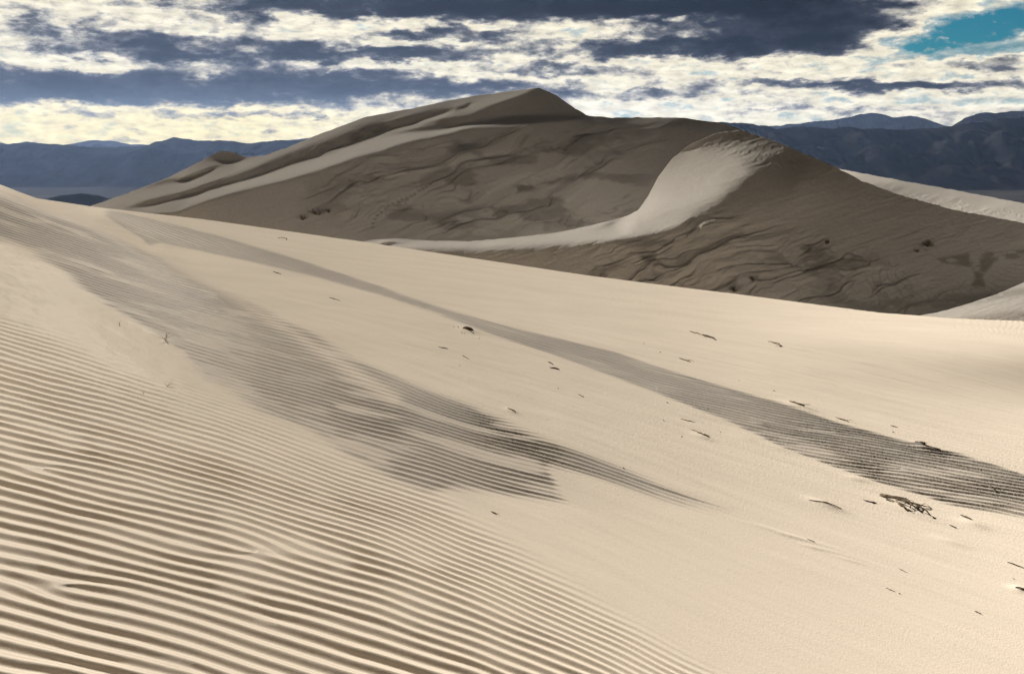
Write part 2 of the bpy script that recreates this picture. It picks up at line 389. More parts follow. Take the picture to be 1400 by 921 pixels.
ROUGH = [([(430,260),(560,190),(760,170),(900,180),(880,250),(860,300),(760,320),(600,320),(480,300)], 35, 1), ([(820,340),(960,300),(1100,320),(1200,360),(1330,400),(1300,430),(1000,420),(800,390)], 25, 1),
         ([(240,275),(430,215),(560,180),(560,150),(400,200),(240,250)], 10, .8)]

def build_dune(name, top, paint, base, pin, feet=False, x_range=(-0.83, 0.83), Tlow=-0.25, back_drop=.055):
    gX_ = np.linspace(x_range[0] - .03, x_range[1] + .03, int(380 * (x_range[1] - x_range[0]))); gT_ = np.linspace(Tlow - .015, 0.07, 260)
    bX, bT = np.meshgrid(gX_, gT_); bPX, bPY = ray2px(bX, bT)
    qb = np.full(bPX.shape, base[1]); pb = np.full(bPX.shape, base[0])
    warpx = 8 * fbm(bPX * .02, bPY * .04, 3, 200); warpy = 4 * fbm(bPX * .02, bPY * .05, 3, 210)
    for k, (poly, soft, pv, qv, amt) in enumerate(paint):
        m = area(bPX + warpx * min(1, soft / 5), bPY + warpy * min(1, soft / 5), poly, soft) * amt
        qb = qb * (1 - m) + qv * m; pb = pb * (1 - m) + pv * m
        if poly is WHALE_BACK:
            streak = fbm(bPX * .012 + bPY * .028, (bPY + .42 * bPX) * .085, 3, 220)
            msh = area(bPX, bPY, [(130,282),(240,240),(390,205),(500,162),(620,138),(660,140),(560,178),(420,216),(300,258),(200,290)], 8)
            qb = qb + msh * (0.30 * streak + 0.04)
    qb += 0.05 * fbm(bPX * .008, bPY * .02, 3, 230); pb += 0.06 * fbm(bPX * .008, bPY * .016, 3, 240)
    ub, Db = solve_slopes(gX_, gT_, pb, qb, pin[2] * np.exp((bT + .1) * 3), 0.022)
    def bidx(X, T): return ((T - gT_[0]) / (gT_[1] - gT_[0])).astype(np.float32), ((X - gX_[0]) / (gX_[1] - gX_[0])).astype(np.float32)
    X1, T1 = px2ray(np.array([pin[0]]), np.array([pin[1]]))
    ub += math.log(pin[2]) - samp(ub, *bidx(X1, T1))[0]
    a0, a1 = x_range
    bc = np.linspace(a0, a1, int(1000 * (a1 - a0)))
    btop = top_T(bc, top, 3) + 0.0006 * fbm(bc * 160, bc * 0 + 2.2, 4, 77)
    br = np.linspace(0, 1, 420)[:, None]
    BT = btop[None] * (1 - br) + np.minimum(btop - 0.02, Tlow)[None] * br
    BX = np.broadcast_to(bc[None], BT.shape)
    bi, bj = bidx(BX, BT)
    BY = np.exp(samp(ub, bi, bj)); QF = samp(qb - pb * .4, bi, bj)
    BPX, BPY = ray2px(BX, BT)
    Bx = BX * BY; Bz = BT * BY + EYE
    lit = 1 - sstep(0.12, 0.36, QF)
    tx = np.clip(samp(Db, bi, bj) / 0.4, .12, 1) * (1 - .35 * lit) * (.3 if name == 'low_dune' else 1)
    # wind-carved scarps and slumps
    wxp = 26 * fbm(BPX * .012, BPY * .022, 3, 300); wyp = 13 * fbm(BPX * .012, BPY * .022, 3, 310)
    sx = (BPX + 1.5 * wxp) * .015 + (BPY + wyp) * .020; sy = (BPY + 1.5 * wyp) * .046 + (BPX + wxp) * .012
    v1 = fbm(sx, sy, 4, 320)
    rz = 0.08
    for poly, s_, a_ in ROUGH: rz = rz + a_ * area(BPX, BPY, poly, s_)
    rz = np.clip(rz, 0, 1) * (1 if name != 'low_dune' else .15)
    led = sstep(0.02, 0.20, v1) + 0.6 * sstep(-0.35, -0.22, v1) + 0.5 * sstep(0.36, 0.46, v1)
    Bz = Bz + (1.1 * led - 0.9) * rz * 0.19 * (1 - 0.6 * lit) * tx
    Bz = Bz + 0.18 * fbm(sx * 3, sy * 1.2, 5, 330, .55) * (0.25 + 0.75 * rz) * tx
    Bz = Bz + (0.045 * fbm(BPX * .05 + BPY * .06, BPY * .32 + BPX * .09, 3, 340) + 0.03 * fbm(BPX * .35, BPY * .6, 2, 345)) * tx
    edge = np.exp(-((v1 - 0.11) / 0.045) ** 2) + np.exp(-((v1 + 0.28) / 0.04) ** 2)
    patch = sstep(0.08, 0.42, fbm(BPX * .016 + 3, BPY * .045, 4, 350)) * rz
    bst = np.clip(0.45 * edge * rz * sstep(-.15, .25, fbm(BPX * .02, BPY * .04, 3, 360)) + 0.5 * patch, 0, 0.9) * (1 - lit)  # dark sand patches, plus shade painted along the scarp edges
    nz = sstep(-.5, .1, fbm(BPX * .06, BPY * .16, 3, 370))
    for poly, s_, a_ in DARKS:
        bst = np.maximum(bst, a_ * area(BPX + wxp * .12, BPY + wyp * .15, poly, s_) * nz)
    # swirled bedding lines low on the face
    sw = np.sin((np.hypot((BPX - 1395), (BPY - 352) * 1.6) + 14 * fbm(BPX * .02, BPY * .03, 2, 380)) * .62)
    bst = np.maximum(bst, .25 * sstep(.3, .9, sw) * area(BPX, BPY, [(1180,380),(1230,365),(1260,400),(1330,398),(1400,350),(1420,372),(1340,415),(1200,425)], 10))
    if feet:
        for (a, b) in FEET:
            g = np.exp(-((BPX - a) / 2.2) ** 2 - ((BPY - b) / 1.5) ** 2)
            Bz = Bz - 0.28 * g; bst = np.maximum(bst, .55 * g)  # footprint dents, the shade inside them painted darker
    P = np.stack([Bx, BY, Bz], -1)
    rowsb = []; yy = BY[0].copy(); zz = Bz[0].copy(); sl = btop.copy()
    for k in range(12):
        dy = BY[0] * 0.012 * (1 + 0.4 * k); sl = sl - back_drop
        yy = yy + dy; zz = zz + dy * np.maximum(sl, -0.5)
        rowsb.append(np.stack([bc * yy, yy, zz], -1))
    full_ = np.concatenate([np.stack(rowsb[::-1]), P], 0)
    o = grid_mesh(name, full_, M_dune, {'stain_shade': np.concatenate([np.zeros((12, len(bc))), bst], 0)})
    o['kind'] = 'structure'
    print(name, 'y', BY.min(), BY.max(), BY[0][::120].round(0))
    return P, BPX, BPY
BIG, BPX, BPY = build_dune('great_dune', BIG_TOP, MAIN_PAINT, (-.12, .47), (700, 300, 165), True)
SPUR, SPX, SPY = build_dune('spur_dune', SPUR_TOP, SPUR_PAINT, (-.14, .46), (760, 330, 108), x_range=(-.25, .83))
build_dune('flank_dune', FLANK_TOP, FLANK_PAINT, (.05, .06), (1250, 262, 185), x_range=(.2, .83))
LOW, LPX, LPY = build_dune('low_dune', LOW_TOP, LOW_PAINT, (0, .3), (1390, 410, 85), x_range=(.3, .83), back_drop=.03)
print('near y', Y.min(), Y.max(), 'silhouette', Y[0][::150])

# ------------------------------------------------------------------ dry plant litter on the sand
import bmesh
M_wood, nt = new_mat('weathered_dead_wood')
tcw = nd(nt, 'ShaderNodeNewGeometry')
nw = nd(nt, 'ShaderNodeTexNoise', inp={'Vector': tcw.outputs['Position'], 'Scale': 60.0, 'Detail': 5.0})
cw = ramp(nt, nw.outputs[0], [(0.3, (0.035, 0.028, 0.022)), (0.52, (0.09, 0.072, 0.055)), (0.72, (0.2, 0.165, 0.125))])
bw = nd(nt, 'ShaderNodeBump', inp={'Height': nw.outputs[0], 'Strength': 0.6, 'Distance': 0.004})
nd(nt, 'ShaderNodeOutputMaterial', inp={'Surface': nd(nt, 'ShaderNodeBsdfDiffuse', inp={'Color': cw, 'Roughness': 0.7, 'Normal': bw.outputs[0]}).outputs[0]})
M_leaf, nt = new_mat('dry_scrub_leaves')
tcl = nd(nt, 'ShaderNodeNewGeometry')
nl = nd(nt, 'ShaderNodeTexNoise', inp={'Vector': tcl.outputs['Position'], 'Scale': 9.0, 'Detail': 4.0})
clf = ramp(nt, nl.outputs[0], [(0.35, (0.035, 0.033, 0.022)), (0.65, (0.085, 0.075, 0.045))])
nd(nt, 'ShaderNodeOutputMaterial', inp={'Surface': nd(nt, 'ShaderNodeBsdfDiffuse', inp={'Color': clf}).outputs[0]})

def tube(bm, pts, rads, n=6, seed=0):
    rr = random.Random(seed); rings = []
    for k, p in enumerate(pts):
        a = pts[max(k - 1, 0)]; b = pts[min(k + 1, len(pts) - 1)]
        d = (b - a); d = d / (np.linalg.norm(d) + 1e-9)
        side = np.cross(d, (0, 0, 1.0)); ln = np.linalg.norm(side)
        side = side / ln if ln > 1e-4 else np.array((1.0, 0, 0)); up = np.cross(side, d)
        ring = []
        for j in range(n):
            t = 2 * math.pi * j / n; q = rads[k] * (0.8 + 0.4 * rr.random())
            ring.append(bm.verts.new(p + side * math.cos(t) * q + up * math.sin(t) * q))
        rings.append(ring)
    for a, b in zip(rings[:-1], rings[1:]):
        for j in range(n): bm.faces.new((a[j], a[(j + 1) % n], b[(j + 1) % n], b[j]))
    bm.faces.new(rings[0][::-1]); bm.faces.new(rings[-1])

def link_mesh(name, bm, mat, parent=None, loc=(0, 0, 0)):
    bmesh.ops.recalc_face_normals(bm, faces=bm.faces)
    me = bpy.data.meshes.new(name); bm.to_mesh(me); bm.free()
    for f in me.polygons: f.use_smooth = True
    me.materials.append(mat)
    o = bpy.data.objects.new(name, me); COL.objects.link(o)
    if parent is not None: o.parent = parent
    o.location = loc
    return o

def tag(o, label, cat, group=None):
    o['label'] = label; o['category'] = cat
    if group: o['group'] = group

def lying_path(a, b, n, rad, rr, arch=0.0, wander=0.03):
    """points along the sand between two places, resting on it"""
    pts = []
    A = at(*a); B = at(*b); L = np.linalg.norm(B - A)
    sidev = np.cross((B - A) / (L + 1e-9), (0, 0, 1.0)); off = 0
    for k in range(n):
        t = k / (n - 1)
        p = at(a[0] + (b[0] - a[0]) * t, a[1] + (b[1] - a[1]) * t)
        off += rr.uniform(-wander, wander) * L
        p = p + sidev * off * math.sin(math.pi * t)
        p[2] += rad * (0.55 + 0.5 * rr.random()) + arch * L * math.sin(math.pi * t) * 0.25
        pts.append(p)
    return pts

def scale_px(P, px): return px / F * np.linalg.norm(P - np.array((0, 0, EYE)))

def twig(name, cat, a, b, thick, label, group=None, seed=1, forks=0, arch=0.05):
    rr = random.Random(seed)
    base = at((a[0] + b[0]) / 2, (a[1] + b[1]) / 2); rad = scale_px(base, thick) / 2 * .46
    n = 7
    pts = [p - base for p in lying_path(a, b, n, rad, rr, arch)]
    prof = [rad * (0.45 + 0.75 * math.sin(math.pi * (0.12 + 0.75 * k / (n - 1)))) * rr.uniform(.75, 1.2) for k in range(n)]
    bm = bmesh.new(); tube(bm, pts, prof, 6, seed)
    if not forks:
        o = link_mesh(name, bm, M_wood, None, base)
    else:
        o = bpy.data.objects.new(name, None); o.empty_display_size = 0.05; COL.objects.link(o); o.location = base
        link_mesh('stem', bm, M_wood, o)
        L = np.linalg.norm(pts[-1] - pts[0])
        for f in range(forks):
            k = rr.randint(1, n - 2); st = pts[k]; d = (pts[-1] - pts[0]) / L
            ang = rr.choice((-1, 1)) * rr.uniform(.3, .9)
            dd = np.array((d[0] * math.cos(ang) - d[1] * math.sin(ang), d[0] * math.sin(ang) + d[1] * math.cos(ang), d[2] + rr.uniform(.05, .35)))
            ln = L * rr.uniform(.2, .42)
            bp = [st + dd * ln * t + np.array((0, 0, -0.25 * ln * t * t)) + np.array([rr.uniform(-.04, .04) * ln for _ in range(3)]) for t in (0, .25, .5, .75, 1)]
            bm = bmesh.new(); tube(bm, bp, [rad * q for q in (.6, .5, .42, .34, .2)], 5, seed + f)
            link_mesh('side_shoot', bm, M_wood, o)
    tag(o, label, cat, group)
    return o

G1 = 'dry sticks lying on the sand'
STICKS = [
 ((942,453),(958,458),2.2,0,'thin left stub in line with a thicker dark stick, high on the upper sand slope'),
 ((959,458),(978,464),4.0,2,'thick knobby dark stick lying highest on the bright slope below the shaded dune'),
 ((1050,467),(1068,474),2.6,1,'slender dark stick near the dim sand at right, highest up under the dune'),
 ((929,490),(944,495),2.8,1,'small dark stick just above the faint outlying streak of the far rippled band'),
 ((1080,550),(1099,557),4.2,2,'stout dark stick on smooth sand just above the middle of the far rippled band'),
 ((1143,570),(1160,576),2.2,1,'straight thin stick beside the upper edge of the far rippled band'),
 ((1251,605),(1269,612),4.6,2,'thick black stick touching the upper edge of the far rippled band at right'),
 ((1272,613),(1286,616),2.0,0,'thin stick just right of the thick black one on the rippled band edge'),
 ((751,503),(765,506),3.2,0,'short straight dark stick just below the far rippled band, lower of two'),
 ((749,495),(756,499),2.4,0,'tiny stub just above a short straight stick below the rippled band'),
 ((694,559),(705,564),2.6,1,'small forked stick on smooth sand close above the middle rippled tongue'),
 ((599,475),(613,478),1.8,1,'pale thin twig left on the smooth strip between the two rippled bands'),
 ((632,486),(641,491),1.6,0,'very thin slanting twig mid strip between the two rippled bands'),
 ((790,539),(798,543),1.8,0,'thin small twig alone on smooth sand right of the forked stick'),
 ((954,591),(970,598),3.6,2,'dark knobby stick on smooth sand right of the middle tongue'),
 ((931,572),(951,577),1.6,0,'long hair-thin twig above a dark knobby stick on the smooth sand'),
 ((944,586),(954,590),1.6,0,'short thin twig just up-left of a dark knobby stick'),
 ((1106,685),(1150,697),2.6,0,'long smooth half-buried stick left of the tangled dead branch'),
 ((1180,683),(1198,688),3.0,3,'small spiky twig right beside the tangled dead branch, on its left'),
 ((1313,704),(1329,711),3.8,1,'stubby stick with a sand tail right of the tangled dead branch'),
 ((1298,717),(1308,722),2.8,0,'short stub below and left of a stubby stick with a sand tail'),
 ((1377,768),(1400,776),2.6,2,'branching dark stick at the right edge of the picture, upper of two'),
 ((1388,804),(1408,809),4.0,0,'thick blunt stick cut by the right edge of the picture, lower of two'),
 ((1353,664),(1363,673),3.0,1,'small dark stick sitting inside the far rippled band, among its ripples'),
 ((1217,581),(1226,584),2.2,0,'little dark twig high on smooth sand above the right part of the rippled band'),
 ((1211,803),(1223,808),1.6,0,'thin faint twig on smooth sand well below the tangled dead branch'),
 ((1228,777),(1240,783),1.4,0,'faintest hair-like twig halfway below the tangled dead branch'),
 ((1332,835),(1341,839),2.4,0,'small dark twig lowest on the right-hand smooth sand'),
 ((1104,738),(1114,742),1.8,1,'tiny stick caught in the faint broken ripples right of the middle tongue'),
 ((450,407),(466,411),1.8,1,'thin twig right under the lower edge of the far rippled band, at left'),
 ((373,372),(384,375),1.8,0,'tiny twig at the far left end of the smooth strip between bands'),
 ((380,325),(392,328),1.8,0,'tiny twig near the bright crest of the near sand, farthest left'),
 ((671,699),(679,703),2.4,1,'little curled twig alone on smooth sand below the middle tongue tip'),
 ((640,452),(648,456),2.2,0,'small stub tucked against the dark weathered wood lump'),
]
for k, (a, b, th, fk, lab) in enumerate(STICKS):
    twig('dry_stick', 'stick', a, b, th, lab, G1, 100 + k, fk)

# the dark lump of old wood below the far band, with crumbs beside it
def lump(a, b, thick, label, seed):
    rr = random.Random(seed); base = at((a[0] + b[0]) / 2, (a[1] + b[1]) / 2); rad = scale_px(base, thick) / 2
    pts = [p - base for p in lying_path(a, b, 6, rad * .4, rr, .25, .03)]
    bm = bmesh.new(); tube(bm, pts, [rad * q for q in (.35, .8, 1.1, 1.0, .8, .4)], 8, seed)
    o = link_mesh('wood_lump', bm, M_wood, None, base); tag(o, label, 'wood'); return o
lump((633,450), (647,453), 3.8, 'dark arched lump of weathered wood just below the far rippled band', 5)

# the tangled dead branch
def dead_branch():
    rr = random.Random(77)
    base = at(1238, 690)
    o = bpy.data.objects.new('dead_branch', None); o.empty_display_size = .1; COL.objects.link(o); o.location = base
    arms = [('stem', (1204,677), (1272,707), 5.0, .35), ('side_branch', (1218,679), (1252,697), 3.6, .6), ('side_branch', (1228,690), (1246,701), 4.0, .3), ('side_branch', (1240,688), (1274,695), 3.2, .5),
            ('side_branch', (1226,684), (1238,699), 2.4, .8), ('side_branch', (1252,694), (1266,697), 2.2, .6), ('side_branch', (1212,684), (1222,687), 2.2, .4), ('side_branch', (1234,684), (1262,703), 3.0, .9), ('twig', (1244,696), (1240,684), 1.4, .9), ('twig', (1256,695), (1268,690), 1.3, .9)]
    for k, (nm, a, b, th, ar) in enumerate(arms):
        rad = scale_px(base, th) / 2 * .75
        pts = [p - base for p in lying_path(a, b, 8, rad, rr, ar * .45, .05)]
        bm = bmesh.new(); tube(bm, pts, [rad * (1.1 - .7 * t / 7) * rr.uniform(.8, 1.25) for t in range(8)], 6, 900 + k)
        link_mesh(nm, bm, M_wood, o)
    tag(o, 'tangled dead branch of dark wood half buried in smooth sand below the far rippled band', 'branch')
dead_branch()

# sprigs of dry grass standing in the glare at left
def sprig(px, py, h_px, n, label, seed, lean=0.3):
    rr = random.Random(seed); base = at(px, py); h = scale_px(base, h_px); bm = bmesh.new()
    for k in range(n):
        a = rr.uniform(0, 2 * math.pi); l = rr.uniform(.5, 1) * h; ln = rr.uniform(.1, 1) * lean * 2
        pts = [np.array((math.cos(a) * ln * l * t * t + .02 * h * math.cos(a), math.sin(a) * ln * l * t * t, l * t * (1 - .25 * t * ln) - .05 * h)) for t in (0, .35, .7, 1)]
        tube(bm, pts, [h * q for q in (.022, .019, .014, .008)], 4, seed + k)
    o = link_mesh('grass_sprig', bm, M_wood, None, base); tag(o, label, 'grass', 'dry grass sprigs at left'); return o
sprig(164, 444, 9, 4, 'short upright dry grass sprig, upper left one in the bright rippled sand', 21)
sprig(226, 466, 13, 9, 'widest tuft of dry grass, spiky, in the bright rippled sand at left', 22, .6)
sprig(228, 528, 9, 5, 'low bent grass sprig on the bright crest, below the widest tuft', 23, 1.0)
sprig(196, 538, 6, 4, 'smallest grass sprig, lowest left on the bright crest', 24, .8)

# scattered flecks of plant litter
FLECK = [(621,447),(626,448),(631,455),(635,456),(655,463),(628,500),(763,531),(907,575),(932,597),(912,551),(968,560),(1010,520),(1058,534),(1221,591),(880,470),(903,482),(986,590),(852,640),(1386,791),(1230,811)]
for k, (a, b) in enumerate(FLECK):
    rr = random.Random(400 + k)
    base = at(a, b); rad = scale_px(base, rr.uniform(1.0, 1.6)) / 2
    d = np.array((rr.uniform(.5, 1), rr.uniform(-1, .2), 0)) * rad
    bm = bmesh.new(); tube(bm, [-1.6 * d, -.4 * d + (0, 0, .5 * rad), .7 * d + (0, 0, .4 * rad), 1.7 * d], [rad * q for q in (.4, .8, .7, .3)], 5, 400 + k)
    o = link_mesh('plant_fleck', bm, M_wood, None, base + np.array((0, 0, .4 * rad)))
    tag(o, 'tiny dark fleck of dry plant litter lying loose on smooth pale sand', 'litter', 'flecks of plant litter')

# scrub on the shaded dune
def at_on(P, qx, qy, px, py):
    return P.reshape(-1, 3)[int(np.argmin((qx - px) ** 2 + (qy - py) ** 2))].astype(float)
def shrub(surf, px, py, w_px, h_px, label, seed):
    rr = random.Random(seed); base = at_on(*surf, px, py); w = scale_px(base, w_px); h = scale_px(base, h_px)
    o = bpy.data.objects.new('desert_shrub', None); o.empty_display_size = .3; COL.objects.link(o); o.location = base
    bs_, bl = bmesh.new(), bmesh.new()
    for k in range(16):
        x = rr.gauss(0, .24) * w; y = rr.gauss(0, .12) * w; l = h * rr.uniform(.5, 1.05); lx = rr.uniform(-.4, .4) * l; ly = rr.uniform(-.3, .3) * l
        pts = [np.array((x * t ** .5 + lx * t * t, y * t ** .5 + ly * t * t, l * t - .08 * h)) for t in (0, .4, .75, 1)]
        tube(bs_, pts, [h * q for q in (.035, .028, .02, .01)], 4, seed + k)
        for m in range(26):
            t = rr.uniform(.25, 1.05); c = np.array((x + lx * t * t, y + ly * t * t, l * t)) + np.array([rr.gauss(0, .10) * h for _ in range(3)])
            a = np.array([rr.gauss(0, 1) for _ in range(3)]); a /= np.linalg.norm(a); b = np.cross(a, (.3, .2, .9)); s_ = h * rr.uniform(.04, .1)
            v = [bl.verts.new(c + a * s_ * i + b * s_ * .45 * j) for i, j in ((-1, 0), (0, -1), (1, 0), (0, 1))]
            bl.faces.new(v)
    link_mesh('stems', bs_, M_wood, o); link_mesh('foliage', bl, M_leaf, o)
    tag(o, label, 'shrub', 'desert shrubs on the shaded dune')
S1 = (BIG, BPX, BPY); S2 = (SPUR, SPX, SPY)
shrub(S1, 436, 294, 22, 9, 'largest low dark desert shrub at the left foot of the shaded dune', 31)
shrub(S1, 413, 300, 18, 7, 'low ragged shrub just left of the largest shrub at the dune foot', 32)
shrub(S1, 450, 291, 9, 5, 'small round shrub just right of the largest shrub at the dune foot', 33)
shrub(S2, 1131, 334, 11, 7, 'lone dark shrub above the ribbed slump low on the shaded right dune', 34)
shrub(S2, 1267, 337, 16, 8, 'dark shrub on the smooth right-hand face above the swirled bedding', 35)
shrub(S2, 1254, 345, 8, 5, 'small shrub just below left of the dark shrub on the smooth face', 36)
shrub(S2, 1004, 398, 18, 8, 'wide straggly shrub low on the shaded slope near the bright sand crest', 37)
shrub(S2, 1030, 385, 13, 7, 'tufted shrub just upslope right of the wide straggly shrub', 38)

# ------------------------------------------------------------------ valley and mountains
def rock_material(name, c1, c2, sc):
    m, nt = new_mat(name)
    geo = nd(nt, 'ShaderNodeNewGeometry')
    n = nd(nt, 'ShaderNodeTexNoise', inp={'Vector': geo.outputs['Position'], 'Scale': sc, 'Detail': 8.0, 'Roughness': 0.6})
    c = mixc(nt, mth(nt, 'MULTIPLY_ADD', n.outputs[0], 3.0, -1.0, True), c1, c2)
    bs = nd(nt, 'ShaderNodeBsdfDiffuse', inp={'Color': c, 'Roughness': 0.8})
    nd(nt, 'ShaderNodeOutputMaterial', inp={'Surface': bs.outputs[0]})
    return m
M_rock = rock_material('shade_darkened_rock', (0.014, 0.0145, 0.0155), (0.032, 0.032, 0.033), 0.003)  # rock colour darkened to stand in for cloud shadow
M_valley, nt = new_mat('shade_darkened_desert')
geo = nd(nt, 'ShaderNodeNewGeometry')
mp = nd(nt, 'ShaderNodeMapping', inp={'Vector': geo.outputs['Position'], 'Scale': (0.0005, 0.0022, 1)})
n = nd(nt, 'ShaderNodeTexNoise', inp={'Vector': mp.outputs[0], 'Scale': 3.0, 'Detail': 7.0, 'Roughness': 0.6})
c = ramp(nt, n.outputs[0], [(0.40, (0.014, 0.014, 0.014)), (0.60, (0.022, 0.021, 0.02)), (0.66, (0.07, 0.065, 0.055)), (0.72, (0.022, 0.021, 0.02))])  # dark scrub with pale streaks, cloud shade painted into the dark tones
nd(nt, 'ShaderNodeOutputMaterial', inp={'Surface': nd(nt, 'ShaderNodeBsdfDiffuse', inp={'Color': c}).outputs[0]})
VZ = -230.0
vx, vy = np.meshgrid(np.linspace(-15500, 15500, 60), np.linspace(300, 12500, 60))
vz = VZ + 3 * fbm(vx * .001, vy * .001, 3, 9) + np.where(vy < 500, -20, 0)
valley = grid_mesh('valley_floor', np.stack([vx, vy, vz], -1)[::-1], M_valley)
valley['kind'] = 'structure'

def mountains(name, dist, depth, pts, seed, base_px, rough=1.0, rows=130, n=900):
    pts = np.array(pts, float)
    xs, ts = px2ray(pts[:, 0], pts[:, 1])
    X = np.linspace(xs[0], xs[-1], n)
    T = np.interp(X, xs, ts)
    jag = (fbm(X * 60, X * 0 + seed, 5, seed, .55) * 0.0022 + np.abs(fbm(X * 26, X * 0 + 3.7, 4, seed + 5)) * -0.003) * rough
    zc = (T + jag) * dist + EYE
    s = np.linspace(-1, 1, rows)[:, None]
    yy = dist + s * depth * (1 + 0 * X[None])
    xx = X[None] * dist + 0 * s
    a = np.abs(s)
    prof = np.clip(1 - a, 0, 1) ** 1.25
    rid = 1 - np.abs(fbm(xx / 430 + seed, yy / 700, 5, seed + 9, .55)) * 1.9
    rid2 = fbm(xx / 120, yy / 190, 4, seed + 19)
    hh = (zc[None] - VZ) * prof * (1 + (1 - prof) * 0.9 * (rid - .6)) + (zc[None] - VZ) * 0.30 * rid2 * prof * (1 - prof) * 4 * .5
    zz = VZ - 6 + hh
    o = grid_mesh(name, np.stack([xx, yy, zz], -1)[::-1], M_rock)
    o['kind'] = 'structure'
    return o
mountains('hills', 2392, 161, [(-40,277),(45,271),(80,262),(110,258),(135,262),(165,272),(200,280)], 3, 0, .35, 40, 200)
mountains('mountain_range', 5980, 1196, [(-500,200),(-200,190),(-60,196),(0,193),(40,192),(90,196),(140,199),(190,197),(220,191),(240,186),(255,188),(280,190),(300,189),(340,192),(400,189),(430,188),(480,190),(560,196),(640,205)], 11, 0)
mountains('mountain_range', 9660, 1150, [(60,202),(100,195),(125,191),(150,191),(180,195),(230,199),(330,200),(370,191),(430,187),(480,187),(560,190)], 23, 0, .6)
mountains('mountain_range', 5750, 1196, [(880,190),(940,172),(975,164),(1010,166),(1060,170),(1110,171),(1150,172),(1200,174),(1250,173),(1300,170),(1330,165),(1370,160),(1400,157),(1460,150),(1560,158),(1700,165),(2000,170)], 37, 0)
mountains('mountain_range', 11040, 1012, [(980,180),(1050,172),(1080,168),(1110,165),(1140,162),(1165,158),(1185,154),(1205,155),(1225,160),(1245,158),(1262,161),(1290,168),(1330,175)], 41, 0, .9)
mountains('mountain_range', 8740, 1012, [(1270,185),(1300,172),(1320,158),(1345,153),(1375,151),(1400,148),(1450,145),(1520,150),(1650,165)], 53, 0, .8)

# ------------------------------------------------------------------ air
m_air, nt = new_mat('desert_haze')
pv = nd(nt, 'ShaderNodeVolumePrincipled', inp={'Color': (0.38, 0.55, 0.95, 1), 'Density': 0.40e-5, 'Anisotropy': 0.46})
nd(nt, 'ShaderNodeOutputMaterial', inp={'Volume': pv.outputs[0]})
me = bpy.data.meshes.new('haze')
x0, x1, y0_, y1_, z0_, z1_ = -16000, 16000, -80, 12800, VZ - 60, 400
vs = [(x, y, z) for x in (x0, x1) for y in (y0_, y1_) for z in (z0_, z1_)]
me.from_pydata(vs, [], [(0,1,3,2),(4,6,7,5),(0,4,5,1),(2,3,7,6),(0,2,6,4),(1,5,7,3)])
me.materials.append(m_air)
haze = bpy.data.objects.new('haze', me); COL.objects.link(haze); haze['kind'] = 'stuff'

# ------------------------------------------------------------------ sun and sky
SUN_AZ, SUN_EL = math.radians(-24), math.radians(18)
sd = bpy.data.lights.new('sun', 'SUN'); sd.energy = 5.0; sd.angle = math.radians(0.5); sd.color = (1.0, 0.93, 0.82)
so = bpy.data.objects.new('sun', sd); COL.objects.link(so)
from mathutils import Vector
S = Vector((math.sin(SUN_AZ) * math.cos(SUN_EL), math.cos(SUN_AZ) * math.cos(SUN_EL), math.sin(SUN_EL)))
so.rotation_euler = S.to_track_quat('Z', 'Y').to_euler()
so.location = (-40, 20, 60)

w = bpy.data.worlds.new('World'); scene.world = w; w.use_nodes = True
nt = w.node_tree; nt.nodes.clear()
sky = nd(nt, 'ShaderNodeTexSky', sky_type='NISHITA', sun_disc=False, sun_elevation=SUN_EL, sun_rotation=SUN_AZ, altitude=800, air_density=1.0, dust_density=1.0, ozone_density=1.5)
tc = nd(nt, 'ShaderNodeTexCoord'); gen = tc.outputs['Generated']
sep = nd(nt, 'ShaderNodeSeparateXYZ', inp={0: gen})
az = mth(nt, 'ARCTAN2', sep.outputs[0], sep.outputs[1])
el = mth(nt, 'ARCSINE', sep.outputs[2])
azd = mth(nt, 'MULTIPLY', az, 180 / math.pi); eld = mth(nt, 'MULTIPLY', el, 180 / math.pi)
v0 = nd(nt, 'ShaderNodeCombineXYZ', inp={0: mth(nt, 'MULTIPLY', azd, 0.28), 1: mth(nt, 'MULTIPLY', eld, 0.80), 2: 0.0})
wn = nd(nt, 'ShaderNodeTexNoise', inp={'Vector': v0.outputs[0], 'Scale': 1.7, 'Detail': 5.0, 'Roughness': 0.6})
ws = nd(nt, 'ShaderNodeSeparateColor', inp={0: wn.outputs['Color']})
azw = mth(nt, 'MULTIPLY_ADD', mth(nt, 'SUBTRACT', ws.outputs[0], 0.5), 5.0, azd)
elw = mth(nt, 'MULTIPLY_ADD', mth(nt, 'SUBTRACT', ws.outputs[1], 0.5), 1.5, eld)
n1 = nd(nt, 'ShaderNodeTexNoise', inp={'Vector': v0.outputs[0], 'Scale': 1.6, 'Detail': 8.0, 'Roughness': 0.53, 'Distortion': 0.3}).outputs[0]
v2 = nd(nt, 'ShaderNodeCombineXYZ', inp={0: mth(nt, 'MULTIPLY', azd, 0.75), 1: mth(nt, 'MULTIPLY', eld, 1.5), 2: 4.0})
n2 = nd(nt, 'ShaderNodeTexNoise', inp={'Vector': v2.outputs[0], 'Scale': 2.0, 'Detail': 8.0, 'Roughness': 0.62}).outputs[0]
